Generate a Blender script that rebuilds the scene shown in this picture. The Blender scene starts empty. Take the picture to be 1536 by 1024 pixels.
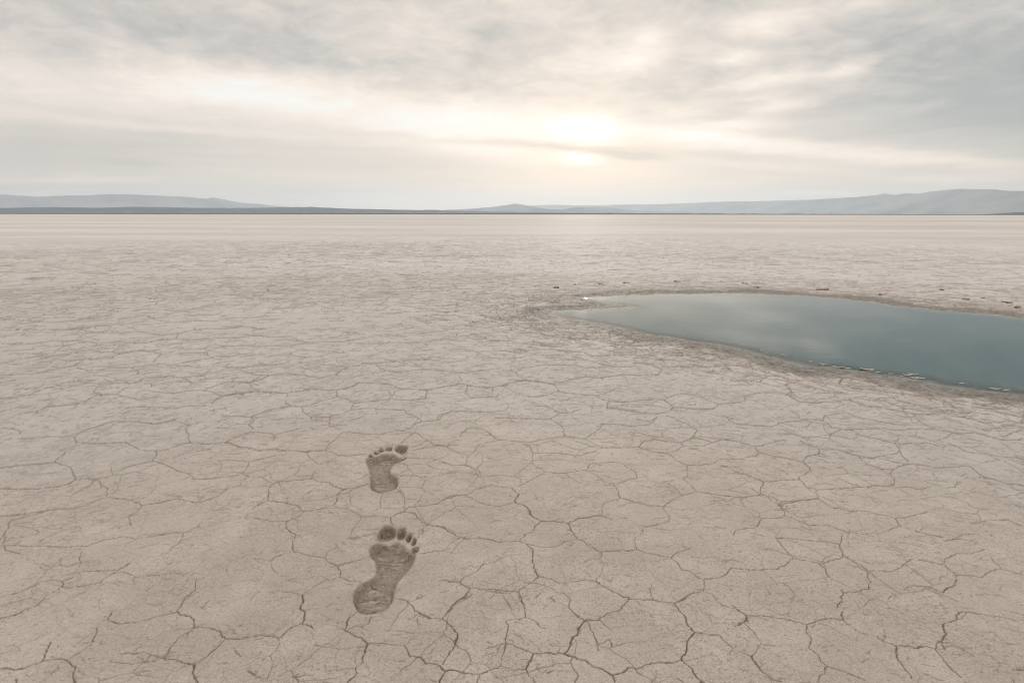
import bpy, math, random
import numpy as np
from mathutils import Matrix, Vector

rng = np.random.default_rng(7)
random.seed(7)
R = math.radians
C = bpy.context.scene.collection

# ------------------------------------------------------------------ camera
EYE = 0.65                      # a low hand-held camera
FPX = 900.0                     # focal length in pixels of a 1536 wide frame
PITCH = math.atan((512 - 321.5) / FPX)
ROLL = R(0.06)
_rt, _up = np.array([1.0, 0, 0]), np.array([0, math.sin(PITCH), math.cos(PITCH)])
FW = np.array([0, math.cos(PITCH), -math.sin(PITCH)])
RT = _rt * math.cos(ROLL) + _up * math.sin(ROLL)
UP = _up * math.cos(ROLL) - _rt * math.sin(ROLL)


def ray(u, v):
    d = RT * ((u - 768) / FPX) - UP * ((v - 512) / FPX) + FW
    return d / np.linalg.norm(d)


def on_ground(u, v, z=0.0):
    d = ray(u, v)
    t = (z - EYE) / d[2]
    return d[0] * t, d[1] * t


def azel(u, v):
    d = ray(u, v)
    return math.degrees(math.atan2(d[0], d[1])), math.degrees(math.asin(d[2]))


cam_d = bpy.data.cameras.new('camera')
cam = bpy.data.objects.new('camera', cam_d)
C.objects.link(cam)
cam_d.sensor_width = 36.0
cam_d.lens = 36.0 * FPX / 1536.0
cam_d.clip_start = 0.02
cam_d.clip_end = 60000
M = Matrix.Identity(4)
for i in range(3):
    M[i][0], M[i][1], M[i][2] = RT[i], UP[i], -FW[i]
M[2][3] = EYE
cam.matrix_world = M
sc = bpy.context.scene
sc.camera = cam

# ------------------------------------------------------------------ noise
_perm = rng.permutation(4096).astype(np.int32)
_perm = np.concatenate([_perm, _perm])
_val = rng.random(4096).astype(np.float32)


def vnoise(x, y, seed=0):
    xi = np.floor(x).astype(np.int64)
    yi = np.floor(y).astype(np.int64)
    fx = (x - xi).astype(np.float32)
    fy = (y - yi).astype(np.float32)
    fx = fx * fx * fx * (fx * (fx * 6 - 15) + 10)
    fy = fy * fy * fy * (fy * (fy * 6 - 15) + 10)
    x0, x1 = (xi + seed * 131) & 4095, (xi + 1 + seed * 131) & 4095
    y0, y1 = yi & 4095, (yi + 1) & 4095
    p0, p1 = _perm[x0], _perm[x1]
    a = _val[_perm[p0 + y0]]
    b = _val[_perm[p1 + y0]]
    c = _val[_perm[p0 + y1]]
    d = _val[_perm[p1 + y1]]
    return (a + (b - a) * fx) * (1 - fy) + (c + (d - c) * fx) * fy


def fbm(x, y, scale, octv=3, seed=0, gain=0.5):
    s, amp, tot = 0.0, 1.0, 0.0
    ca, sa = math.cos(0.6), math.sin(0.6)
    x, y = x * scale, y * scale
    for k in range(octv):
        s = s + amp * (vnoise(x, y, seed + k * 7) - 0.5)
        tot += amp
        amp *= gain
        x, y = (x * ca - y * sa) * 2.03 + 17.3, (x * sa + y * ca) * 2.03 + 5.1
    return s / tot * 2.0          # about -1 .. 1


def sstep(a, b, x):
    t = np.clip((x - a) / (b - a), 0, 1)
    return t * t * (3 - 2 * t)


def poly_sd(px, py, poly):
    """signed distance to a closed polygon, negative inside"""
    d = np.full(px.shape, 1e9, np.float32)
    ins = np.zeros(px.shape, bool)
    n = len(poly)
    for i in range(n):
        ax, ay = poly[i]
        bx, by = poly[(i + 1) % n]
        ex, ey = bx - ax, by - ay
        wx, wy = px - ax, py - ay
        t = np.clip((wx * ex + wy * ey) / (ex * ex + ey * ey + 1e-12), 0, 1)
        d = np.minimum(d, (wx - ex * t) ** 2 + (wy - ey * t) ** 2)
        if ay != by:
            c = ((ay <= py) != (by <= py)) & (px < (bx - ax) * (py - ay) / (by - ay) + ax)
            ins ^= c
    d = np.sqrt(d)
    return np.where(ins, -d, d)


def smooth_closed(pts, n=4):
    """Catmull-Rom resample of a closed outline"""
    out = []
    m = len(pts)
    P = [np.array(p, float) for p in pts]
    for i in range(m):
        p0, p1, p2, p3 = P[i - 1], P[i], P[(i + 1) % m], P[(i + 2) % m]
        for k in range(n):
            t = k / n
            out.append(tuple(0.5 * (2 * p1 + (p2 - p0) * t + (2 * p0 - 5 * p1 + 4 * p2 - p3) * t * t
                                    + (3 * p1 - p0 - 3 * p2 + p3) * t ** 3)))
    return out


def crop(o, s, pts):
    return [(o[0] + x / s, o[1] + y / s) for x, y in pts]


def G(pts):
    return [on_ground(u, v) for u, v in pts]


# ------------------------------------------------------------------ the pool outline (ground metres)
_pool = [(820, 469), (831, 462.3), (861, 461.5), (891, 461), (927, 458.2), (943, 457), (930, 455), (912, 452.5), (891, 448.5), (872, 444.6),
         (875, 443.6), (908, 442.6), (940, 440.6), (998, 438.6), (1055, 438), (1106, 437.6), (1157, 439),
         (1230, 443), (1310, 450.5), (1355, 457.6), (1412, 463), (1477, 468), (1536, 474.7), (1640, 490), (1760, 512),
         (1850, 545), (1830, 590), (1720, 610), (1620, 600), (1536, 590), (1497, 584.5), (1441, 577), (1384, 570), (1341, 563), (1313, 559), (1259, 552),
         (1199, 545), (1177, 537.6), (1142, 529), (1105, 520.5), (1064, 512), (1001, 502.5), (962, 498), (938, 493), (910, 485.5),
         (875, 479), (839, 474)]
POOL = G(_pool)
WATER_Z = -0.012

# ------------------------------------------------------------------ foot outlines
_o, _s = (490, 770), 6.022
NEAR = dict(
    sole=[(330, 912), (420, 910), (500, 885), (560, 845), (600, 780), (612, 700), (640, 630), (690, 570), (740, 510), (790, 440),
          (805, 390), (795, 355), (755, 332), (700, 292), (650, 262), (590, 266), (540, 277), (480, 268), (440, 264), (400, 282),
          (385, 330), (392, 390), (428, 430), (450, 480), (440, 540), (400, 590), (330, 630), (290, 655), (250, 720), (240, 790),
          (260, 860), (290, 895)],
    toes=[[(455, 215), (465, 170), (510, 130), (560, 117), (605, 125), (627, 160), (620, 200), (590, 232), (540, 248), (480, 246)],
          [(635, 165), (660, 140), (700, 135), (725, 165), (718, 205), (690, 234), (650, 235), (632, 205)],
          [(712, 240), (728, 195), (757, 178), (775, 200), (768, 240), (745, 268), (722, 262)],
          [(768, 262), (780, 224), (805, 216), (815, 248), (802, 285), (778, 296), (764, 285)],
          [(765, 330), (780, 305), (815, 298), (840, 300), (832, 335), (800, 355), (775, 350)]])
NEAR = dict(sole=G(smooth_closed(crop(_o, _s, NEAR['sole']))), toes=[G(smooth_closed(crop(_o, _s, t))) for t in NEAR['toes']])
_o, _s = (500, 640), 8.533
FAR = dict(
    sole=[(470, 770), (465, 690), (478, 640), (460, 590), (440, 520), (415, 470), (420, 432), (450, 420), (520, 400), (600, 366),
          (680, 345), (760, 340), (820, 368), (868, 400), (915, 392), (942, 385), (945, 410), (920, 432), (860, 455), (790, 490),
          (740, 530), (725, 570), (740, 610), (790, 650), (830, 700), (825, 760), (795, 805), (700, 840), (610, 852), (530, 835), (490, 805)],
    toes=[[(780, 265), (820, 245), (880, 240), (940, 248), (960, 265), (945, 310), (915, 352), (868, 360), (815, 330), (785, 300)],
          [(665, 275), (700, 255), (745, 250), (758, 280), (740, 305), (690, 312), (665, 300)],
          [(575, 285), (610, 268), (650, 280), (655, 312), (620, 330), (585, 318)],
          [(512, 325), (545, 312), (580, 328), (585, 350), (550, 365), (520, 355)],
          [(440, 372), (480, 355), (515, 368), (520, 390), (480, 408), (445, 400)]])
FAR = dict(sole=G(smooth_closed(crop(_o, _s, FAR['sole']))), toes=[G(smooth_closed(crop(_o, _s, t))) for t in FAR['toes']])

# ------------------------------------------------------------------ the large cracks of the playa near the camera: (width, points)
CR = {
 'A': ((0, 600), 2.416, """
1:0,320 90,318 195,313 250,300 275,285 262,262 255,240 230,230 200,222 215,205 240,188
.9:0,247 60,238 140,230 200,222
.9:275,285 320,282 350,288 362,300 390,318 385,345
1.1:0,418 80,412 170,394 280,385 330,368 385,350 440,353 480,360 515,375 580,368 645,355 680,365 725,373 790,350 830,315
.9:0,103 40,102 70,110 72,122
1:265,132 300,112 360,92 415,78 480,80 560,85 625,73 640,68
1:625,73 665,85 690,92 672,110 685,125 683,155 740,158 790,157 825,153
.8:265,132 180,133 100,140 75,150
.9:265,132 275,152 330,157 400,158 455,152 475,160
.9:475,160 510,180 560,184 605,176 680,156
1:560,184 568,195 550,218 590,225 635,250 690,265 710,282 770,280 860,272
.8:550,218 470,235 440,250
1:825,153 870,170 920,182 1000,184 1090,186 1160,185
.9:515,375 495,405 470,415 465,440 475,450
1:40,430 30,460 12,480 20,495 10,520 20,540 70,550
.8:40,430 120,415 165,400
1:0,524 150,525 310,527 370,505 430,490 490,498 560,490 600,485
1:300,545 290,570 295,580 285,600
1.1:225,668 222,652 260,640 300,618 350,618 420,620 450,605 470,590
1:225,668 250,673 300,672 360,660 400,630 440,622
1:440,625 465,630 490,640 560,635 620,628 660,630
1:0,712 80,690 145,655 222,650
1:0,787 50,775 140,735 190,690 225,672
1:400,765 400,792 440,797 490,802 560,785 640,762 670,712 705,685 710,645 740,640
1.4:640,762 660,775 690,778 705,820 760,822 800,840 820,863 880,862
1.6:0,962 50,972 90,965 150,940 165,905 180,870
1.5:150,940 200,935 245,932 270,960 262,1000 265,1024
.8:245,932 300,900 330,880 350,820
1.1:590,930 605,905 640,870 700,825
1.2:590,930 640,940 700,960 710,1000 715,1024
.8:590,930 540,945 480,955 400,945
.9:700,960 740,930 790,890 810,870
1.2:60,1000 62,1024"""),
 'B': ((380, 720), 3.3688, """
1.7:-50,796 0,783 60,780 127,790 185,745 245,725 258,690 265,660 240,640 250,600 248,572
1:245,725 300,745
.9:127,790 120,850 90,880 105,920 80,970 75,1010
.8:248,572 200,565 140,555
1:248,572 290,550 330,520 370,505 430,485 435,450 430,425
1.3:430,485 475,495 545,515 560,530
.9:430,425 380,405 355,385 370,360 415,335
1:355,385 270,375 195,360 205,310
1:195,360 120,385 80,410 0,400
.8:430,425 480,412 540,398 580,385
.7:80,410 95,440 120,470
1:0,140 70,105 85,45 100,20
1:70,105 140,115 200,120 262,155 220,190 165,210 165,240 210,280 205,310
.9:165,210 100,207 40,200 0,190
1.3:262,155 330,148 405,130 425,105 440,70 450,48 500,43 560,28 580,26
.8:450,48 410,38 380,12
1.2:405,130 460,150 495,158 545,183 610,180 690,185 720,170 765,160
.7:545,183 510,230 485,295 620,265
1:690,185 690,215 700,228
1.4:765,160 780,135 870,130 940,110 980,90 1078,75
1.4:765,160 820,170 840,200 880,230 960,240 1030,285
.8:765,160 762,100 750,70 740,40
.9:1030,285 1078,297
.9:840,365 900,365 960,350 1000,320 1030,300
1.3:715,603 760,605 790,625 830,660 880,690 965,705
.9:715,603 790,612 850,580
1.4:965,705 990,650 1030,615 1078,590
1.2:965,705 1000,735 1035,775 1015,830
.9:960,510 1040,520 1078,540
1.7:520,670 480,705 470,735 450,752
1.4:450,752 500,780 550,800 580,825 550,880 545,920 515,940 520,970 470,1024
1:450,752 420,748
.9:580,825 660,825 765,830 800,795 850,770
1.7:765,830 790,880 850,890 870,915 930,925 980,960 1040,965 1078,970
1.7:980,960 940,1000 925,1024
1:595,690 580,725 545,740
.7:515,940 440,945 380,955"""),
 'C': ((660, 740), 3.491, """
1:0,180 40,192 90,222
1.5:90,238 150,240 215,240 300,253 420,253 445,218 475,210 490,180 525,147
1.5:420,253 460,270 485,300 485,370 505,405 518,440 480,470 415,515
1.2:525,147 600,150 668,157 720,135 780,125 840,113 905,135
1:525,147 490,125 470,90 450,65 400,50 400,30 410,0
1.2:668,157 690,195 720,245 750,248 800,290 850,312
1.1:460,270 560,288 620,275 660,255 720,245
1.5:850,312 920,302 1000,300 1030,290 1100,312 1160,325 1210,330 1230,310 1300,285
1.1:1030,290 1020,235 1060,205 1070,172 1130,165 1200,145
.8:850,312 840,345 860,375 840,420 820,458
1:820,458 760,460 700,465 640,475 580,450 518,440
1.4:820,458 870,495 900,515 950,530 985,560
1.5:985,560 1050,565 1090,557 1160,575 1220,580 1270,560 1310,528 1380,515
1:985,560 965,590 945,620 880,628 835,655
1.2:1210,330 1245,370 1260,395 1310,410 1350,440 1380,455
1.2:1380,455 1385,485 1380,515
1.4:1380,455 1450,445 1490,425 1510,400 1536,388
1:1380,515 1430,540 1480,590 1536,615
1.5:1220,580 1250,610 1280,640 1300,690 1335,730
1.7:1335,730 1290,770 1290,820 1265,865 1260,880
1.1:1335,730 1400,740 1450,742 1500,780 1536,810
1.9:1260,880 1180,890 1100,890 1050,912 980,912 940,940 905,950 860,925 800,900 770,875 720,860 665,825
1.9:665,825 690,780 695,745 725,735 730,700 755,662 835,658
1.4:665,825 600,830 565,822 480,835
.9:755,662 710,635 675,600 670,560 640,520
.8:835,658 870,690 900,705
1.5:480,835 440,910 380,915 320,905 290,915 200,940 110,932 40,920
1.1:480,835 430,805 355,780 350,740 360,690 350,665
.8:355,780 300,792 250,805
1:355,780 325,840 320,905
1.4:415,515 340,508 260,500 150,495 105,465 130,435 200,400 235,365
1.1:415,515 425,560 440,600 440,648
.8:440,648 350,665
1.3:150,495 125,540 100,565 60,600 35,640 20,660
1.2:105,465 60,458 0,460
1.1:20,660 60,690 90,735 75,790
.9:440,910 470,950 500,980
1.5:1260,880 1310,920 1340,960 1375,991
.9:440,648 500,670 520,695 550,705
1:905,950 925,991
.8:200,940 185,991
.9:20,890 50,840 75,790
.7:1105,475 1100,545
.8:775,670 830,790 830,820
.7:830,790 900,762 910,800"""),
 'D': ((1100, 740), 3.523, """
1.4:0,215 20,190 115,183 150,130 210,128 270,118 265,85 250,50 320,38 440,22
1.2:270,118 340,140 410,165 510,168 560,190 610,208 680,212 780,208 820,190 880,172 860,135
.9:860,135 920,128 980,105 1030,95
.9:860,135 800,112 720,95 600,88 530,78 490,60 440,22
1:880,172 960,198 1030,222 1110,238
1.1:1110,252 1150,245 1200,242 1210,215 1280,213
1.1:1255,160 1330,145 1400,138 1460,132 1500,155 1536,168
1.1:230,235 300,235 370,243 430,250 480,248 550,262 575,245 580,210
1.3:550,262 560,290 580,320 580,338 510,350 460,370 390,355 315,340
1:315,340 280,370 220,395 150,402 100,405 0,395
1:230,235 250,275 315,340
1:460,370 490,400 508,440
1.4:580,320 640,365 690,395 715,412 710,450 722,465 710,480 710,505
1.1:715,412 790,408 840,412 880,385 900,370 955,345
1:985,348 1040,362 1110,375
.9:1110,375 1115,345 1170,315 1260,318 1330,290
1.4:1110,375 1150,410 1180,432 1250,435 1305,437 1340,412 1420,400 1480,415 1536,428
.9:1420,400 1380,360 1360,335
1.5:1180,432 1175,482 1130,495 1100,515
.9:1100,515 1030,495 960,488 900,510
1.1:710,505 660,512 620,515 575,520
1.5:570,500 580,520 565,540 575,565 548,580 555,605
1.5:575,625 568,670
1.6:0,610 65,650 110,655 190,655 270,662 340,680 390,695 430,685 500,665 568,670
1.2:568,670 610,695 660,730 710,752
1.3:750,760 790,790 855,808 900,805 960,812 1010,808 1070,818 1090,785
1.3:65,650 62,690 0,708
.9:62,690 110,740 140,790 120,840 100,855 60,845 15,828
1.3:100,855 120,895 160,940 195,980 250,990
1.4:390,695 405,760 400,810 450,850 470,890 505,915
1.1:505,915 560,930 620,950 680,985
1.1:505,915 475,930 465,1000
1.4:855,808 870,860 900,915 940,980
1.4:1070,818 1110,870 1150,925 1200,970
1.1:1090,785 1140,785 1200,815 1270,858
1.6:1090,785 1125,745 1105,705 1120,680 1190,660 1200,630 1220,622
1.3:1220,622 1300,632 1400,650 1480,665 1536,680
.8:140,800 200,805 250,800"""),
 'E': ((620, 560), 3.2, """
1.2:0,640 60,635 120,620 170,590 250,585 300,555 370,535 470,548
.8:250,585 320,625 400,635 490,620
1.3:470,548 500,575 490,615 540,640 575,685 610,710
1:470,548 530,525 570,505 630,475
1.4:610,710 680,712 740,720 790,695 850,688 910,682
1.2:610,710 575,740 565,768
.9:740,720 760,760
.8:910,682 900,650 920,620
.9:630,475 600,450 570,430 575,395 560,345 530,340
1.2:630,475 720,480 800,470 835,470 840,445 860,430
.7:725,478 760,510 800,530
1:835,470 880,495 920,525 960,530 1010,525 1070,500 1060,470 1010,440 960,428 860,432
1.1:960,530 985,570 990,600 930,620
1.1:990,600 1080,620 1140,635 1195,640 1240,615 1290,585 1260,555 1210,520
.9:1290,585 1340,570 1370,565 1330,535 1295,500
1.1:1370,565 1440,580 1536,592
1.1:1295,500 1310,490 1310,460 1320,440 1390,435 1440,430 1460,410
1:1195,640 1225,680 1220,710
.9:0,75 60,75 110,65 170,55 220,47 260,55 330,67 380,65 430,60 500,37
.9:380,65 380,98
.9:260,55 250,95 285,115 400,110 410,95
1:500,37 560,40 670,50 740,30 830,15 900,20 1000,5
1:670,50 700,85 780,97 880,102 920,90 970,70
.9:430,60 500,98 560,112 640,102 700,85
1:880,102 910,125 940,128 930,160 990,165 1060,175
1.2:940,128 1030,135 1110,122 1200,123 1280,95 1340,102 1400,122 1465,145 1440,165 1370,170 1250,160 1200,123
.9:1465,145 1536,142
1:1250,160 1220,185 1160,190 1060,180 930,165
.8:0,125 60,118 65,88
1:0,245 40,232 120,228 140,200 180,183 260,178 380,183 440,175 460,155
1.1:400,210 450,210 520,215 600,218 655,220 700,190 760,185 805,170
.8:590,155 640,155 700,188
.9:655,220 710,240 720,265 730,300
1.1:730,300 640,312 570,332 490,325 410,318 330,265 260,265 220,300
1.1:730,300 820,310 860,330 905,355 870,378 800,395 720,385 580,380
1:820,310 860,285 895,265 905,240 960,238 1040,248 1130,240 1170,205
1.1:905,355 980,358 1080,352 1100,325 1090,318
1.1:1100,325 1150,308 1230,322 1285,325 1300,345 1260,370 1220,383 1160,380 1080,355
1:1285,325 1340,302 1390,312 1430,325 1400,345 1310,348
1:1340,302 1360,270 1310,235 1220,200
.9:1430,325 1500,310 1536,305
1:1220,383 1260,420 1310,440
.9:410,318 370,330 320,340 265,400
.9:0,370 80,348 155,345 210,340
1:155,345 190,370 260,395 250,440 310,460 320,485
.8:135,430 190,445 250,440
1:1500,200 1536,215"""),
 'F': ((1080, 580), 3.368, """
1:0,85 70,80 125,70 130,45 180,30 240,27 340,40 360,20 345,0
1.2:350,42 410,75 480,78 560,72 650,62 690,52 740,50
1.1:650,62 720,85 770,97 800,95
1.7:590,0 700,5 780,15 860,28 950,40 1060,60 1150,80 1300,98 1400,108
.9:775,70 800,58 900,52
1.4:800,95 860,110 980,135 1060,135 1160,133 1250,155 1350,178 1440,172 1536,178
.9:980,135 1000,165 1080,205 1130,218
1.2:10,140 35,145 50,165 90,185 160,190 260,203 300,180 400,172 450,162 520,172 530,145 600,135
.8:350,120 380,130 410,160
1.2:530,180 570,205 650,213 730,207 830,205 880,215 960,210 1090,208
.9:650,130 700,155 780,170 870,183 930,192
.9:555,265 555,245 610,215
.8:325,240 360,240 420,255 500,255
1:0,260 45,262 110,280 170,298 240,288 325,270
.9:170,298 205,330 180,345 100,355 0,365
1.2:410,275 450,295 500,315 590,318 640,330 700,345 775,353
.8:205,330 270,345 390,370 410,380
1.3:500,315 505,340 440,350 415,378 440,400 460,425 410,450 395,465 300,468 225,475 205,500 200,535
1:700,345 740,385 830,412 870,415 910,400 960,390 1020,400 1060,405
.9:775,353 850,343 900,330 910,310 885,290
1.1:690,235 790,258 840,272 885,285 940,285 1040,280 1120,300
.8:905,320 920,345 950,380
.8:960,390 900,382 820,360
1.2:1070,412 1130,410 1190,405 1260,400
1:1260,400 1300,430 1340,460 1400,475 1450,485 1536,495
1.1:1160,280 1200,295 1250,325 1320,335 1400,345 1500,350 1536,357
1.1:1130,218 1200,230 1290,228 1360,250 1430,265 1500,265 1536,258
.9:870,415 860,440 880,465 875,490 800,497 720,502 660,485 590,455
.9:0,395 40,400 80,425 150,445 225,475
1.2:0,550 60,557 120,560 200,540 260,555 310,577 400,570 490,565
.8:310,577 300,600
.8:395,465 440,500 490,520 490,565
1:100,565 130,606
.8:490,520 560,515 620,510 720,502
.9:880,500 960,505 1000,515 1070,505
1.9:1420,190 1500,195"""),
 'I': ((330, 560), 4.389, """
1.1:100,58 185,62 215,95 290,120 340,120 430,128 490,115 590,95 660,103 750,110 830,100 890,80 915,65 1000,66 1090,66 1140,78 1190,100 1280,102 1380,107 1430,90 1536,72
.8:185,62 240,30 275,10
.8:0,70 75,50 110,20
1:435,130 445,150
1.2:425,180 445,200 470,215 540,220 600,205 680,180 770,155
1:770,155 770,130 760,110
1.1:770,155 840,170 880,195 940,187 1020,180 1100,170 1190,172 1270,175 1355,162
.9:1110,168 1150,125 1200,105
.9:1355,162 1360,120 1340,100
.7:880,195 870,235 820,255
1:20,275 120,282 200,285 280,255 310,238 400,225 470,215
1:200,285 220,315 190,335 220,365
1.1:545,220 545,250 600,285 600,305
1:600,288 660,290 720,290 790,270
1.1:720,290 725,320 712,345 800,368
.8:0,150 90,130 210,112
1.1:30,455 100,480 180,485 240,500 330,500 390,500 460,510 540,518 600,513 690,505 720,460 750,440 810,385
.9:30,455 100,420 210,385 290,395 365,405 350,440
.7:365,405 440,380 530,360
1.1:810,385 880,388 940,398 1050,402 1120,385 1200,378 1240,365 1280,340 1330,318 1420,312 1450,270 1536,240
1:1330,318 1290,285 1225,262 1220,245 1120,240 1000,232 880,240
1.1:690,505 740,520 780,540 850,540 960,535
.7:780,540 740,575 650,605 580,545 570,520
.9:1200,378 1300,400 1360,435 1310,470 1250,487
.9:1360,435 1410,470 1480,472 1536,450
.8:1230,560 1340,565 1400,562 1450,585 1536,610
.9:0,680 80,675 145,658 200,680 270,680 350,720 430,712 530,700 605,688 650,718 715,720 725,740
.9:605,688 625,645
1.2:725,740 770,755 810,770 870,757 960,738
1.1:810,770 770,805 770,845 750,870
.8:0,570 60,565 180,580 280,560 360,540
.8:180,580 185,605 145,655
.9:240,870 310,840 430,858 500,870
.9:310,840 320,790 330,760 350,725
.9:1160,685 1200,680 1300,680 1360,690
.8:1165,770 1210,790 1215,820"""),
 'G': ((0, 440), 3.84, """
1:0,285 70,290 190,290 300,270 410,275 500,278 570,287 640,282 700,275 780,285 860,278 910,262 1000,262 1100,268 1180,260 1300,255 1400,250 1480,240 1536,245
1.2:0,400 60,395 85,382
1:60,345 150,347 220,350 265,352
1:160,370 260,365 380,350 450,335 510,328 570,335 690,343 740,340 810,325 870,332 930,345 880,390
1.1:340,380 400,385 470,382 550,378 640,368 690,345
.9:0,465 90,462 180,462 260,445 340,428 430,413
1:440,425 480,435 515,442 590,435 660,422 760,420 830,415 890,400
.9:0,210 140,210 300,208 450,200 560,185 680,180 850,175
.9:0,140 160,155 300,168 420,155 520,140 600,130 640,118
1:450,205 550,225 650,225 800,220 870,228 950,235 1030,230 1100,215 1190,205 1300,203 1400,195 1536,200
.8:1030,230 1010,262
1:0,605 60,602 160,590 220,560 300,535 400,510 415,505 490,515 570,525 660,520 780,512 830,490 900,480 980,478 1060,488 1120,475 1170,470
.8:1060,488 1115,520
1:120,690 200,680 270,650 360,640 440,628 500,610 550,585 610,578 670,578 720,545 740,540
1:560,545 540,560 550,575 580,578
.9:670,578 730,595 800,610 900,597
1.1:850,560 920,570 1000,575 1070,563 1170,560 1230,535 1310,510 1380,505 1440,515 1536,480
.9:1170,560 1230,570 1280,590 1240,610 1215,640
.9:1280,590 1400,575 1470,560 1536,562
1.1:900,402 990,413 1060,395 1130,378 1210,370 1230,360 1340,360 1440,345
.9:1210,370 1300,382
1.1:1325,400 1295,425 1390,430 1480,418 1536,410
.9:720,660 800,655 900,655 1005,665 1080,650 1180,645
.9:850,130 900,152 1000,165 1100,155 1180,157 1230,160 1310,145 1420,140 1536,130"""),
 'H': ((330, 440), 3.746, """
1:0,252 120,245 190,235 290,245 380,240 430,258 485,275 580,270 690,268 800,248 950,230
.9:0,293 130,293 230,295 380,290 480,277
1:0,350 70,352
1:20,410 130,413 250,405 380,393
1:385,340 430,352 520,357 580,345 640,328 690,328
1:385,340 450,315 540,318 690,328
.8:280,350 385,340
1:100,430 200,455 280,457 370,443 480,460 560,468 650,455 680,425 740,408 820,392
.8:60,495 160,498 220,515
.8:160,498 210,480 270,460
1:0,575 110,560 200,545 280,548 370,557 440,545 510,530 580,540 660,545 740,520 780,503
.9:430,380 520,390 620,400 700,413
.9:800,385 870,392 960,378 1080,372 1180,365
1:870,392 900,420 980,440 1060,435 1150,420 1220,425 1300,440 1380,440 1480,425
.8:1060,375 1130,415
.8:1340,460 1360,485
.9:0,200 110,187 200,190
.9:250,120 310,87 440,80 540,65
.9:720,275 820,280 920,283 980,275 1080,280 1180,270 1300,245 1440,230
.9:1440,265 1490,290"""),
 'J': ((700, 400), 3.657, """
1:80,262 180,268 250,268
1.4:265,360 330,378 415,392 480,385 540,368
1.2:415,345 480,345 540,362 640,372 740,378 800,385
1:80,365 180,358
1:335,430 400,450 520,455 580,475
.9:290,480 300,462 400,452
1:640,395 700,398 770,412 830,425 950,430 1050,425
1.2:890,470 950,490 1040,507 1110,490 1165,472 1100,460
.8:590,490 700,525 820,545 900,540
.9:0,575 80,568 180,555
.9:1165,472 1250,500 1320,500
.9:270,575 310,555 400,540 500,535 590,540 660,555 740,550
.9:270,575 280,605 330,620
.9:740,605 850,592 950,592 1050,587 1070,560 1010,530 920,525
1.3:1100,550 1200,545 1300,550 1400,540 1536,543
.9:0,655 70,655 150,662 230,640 310,625 400,630 480,645"""),
 'K': ((1100, 400), 3.523, """
.9:0,605 90,600 180,580
1.2:270,628 335,605
1.7:0,520 90,535 170,560 250,580 320,600 420,605 560,630 650,645 720,645 810,665
1.1:270,628 310,660 300,685 360,712 430,718 520,710 605,700"""),
}

SEG = []      # x0, y0, x1, y1, width in metres, strength
for o, s, text in CR.values():
    for line in text.strip().split('\n'):
        w, pts = line.split(':')
        w = float(w)
        P = G([(o[0] + float(a) / s, o[1] + float(b) / s) for a, b in (q.split(',') for q in pts.split())])
        for a, b in zip(P[:-1], P[1:]):
            SEG.append((*a, *b, 0.00066 * w + 0.0003, min(1.0, 0.68 + 0.32 * w)))

# ------------------------------------------------------------------ ground vertices: rings round the camera's foot point
STEP_V, STEP_AZ = 0.85, 0.057
vs = np.arange(1300, 345, -STEP_V)
rr = EYE / np.tan(PITCH + np.arctan((vs - 512) / FPX))
rad = [0.12, 0.2, 0.28, 0.34, 0.39]
rad += [x for x in rr if x > 0.43]
dr_last = rad[-1] - rad[-2]
x = rad[-1]
while x < 21500:
    dr_last *= 1.13
    x += dr_last
    rad.append(x)
rad = np.array(rad)
fan = np.arange(-46, 46.001, STEP_AZ)
wing = 46 + np.arange(1, 180) * 0.11
fan = np.concatenate([-wing[::-1], fan, wing])
side = np.concatenate([np.cumsum(np.full(10, 0.4)), 4 + np.cumsum(np.full(8, 2.0)), 20 + np.cumsum(np.full(22, 5.0))])
edge = fan[-1]
side = side[side < 178 - edge]
az = np.concatenate([fan, edge + side, [180.0], (-edge - side)[::-1] + 360])
NR, NA = len(rad), len(az)
A2, R2 = np.meshgrid(np.radians(az), rad)
X = (np.sin(A2) * R2)
Y = (np.cos(A2) * R2)
DR = np.gradient(rad)[:, None] * np.ones((1, NA))
print('ground grid', NR, NA, NR * NA)

near = int(np.searchsorted(rad, 26.0))
nx, ny = X[:near], Y[:near]
ndr = DR[:near]
nr = R2[:near]

# crack plan: warp, then distances
wx = nx + 0.0045 * fbm(nx, ny, 38, 3, 1) + 0.0016 * fbm(nx, ny, 190, 2, 2)
wy = ny + 0.0045 * fbm(nx, ny, 38, 3, 3) + 0.0016 * fbm(nx, ny, 190, 2, 4)
wmod = 0.62 + 0.8 * np.clip(0.5 + 0.75 * fbm(nx, ny, 26, 3, 5), 0, 1)

groove = np.zeros(nx.shape, np.float32)      # metres down
tone = np.zeros(nx.shape, np.float32)        # 0..1 brown subsoil plus painted crack shade

fan_az = np.radians(fan)
NF = len(fan)


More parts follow.
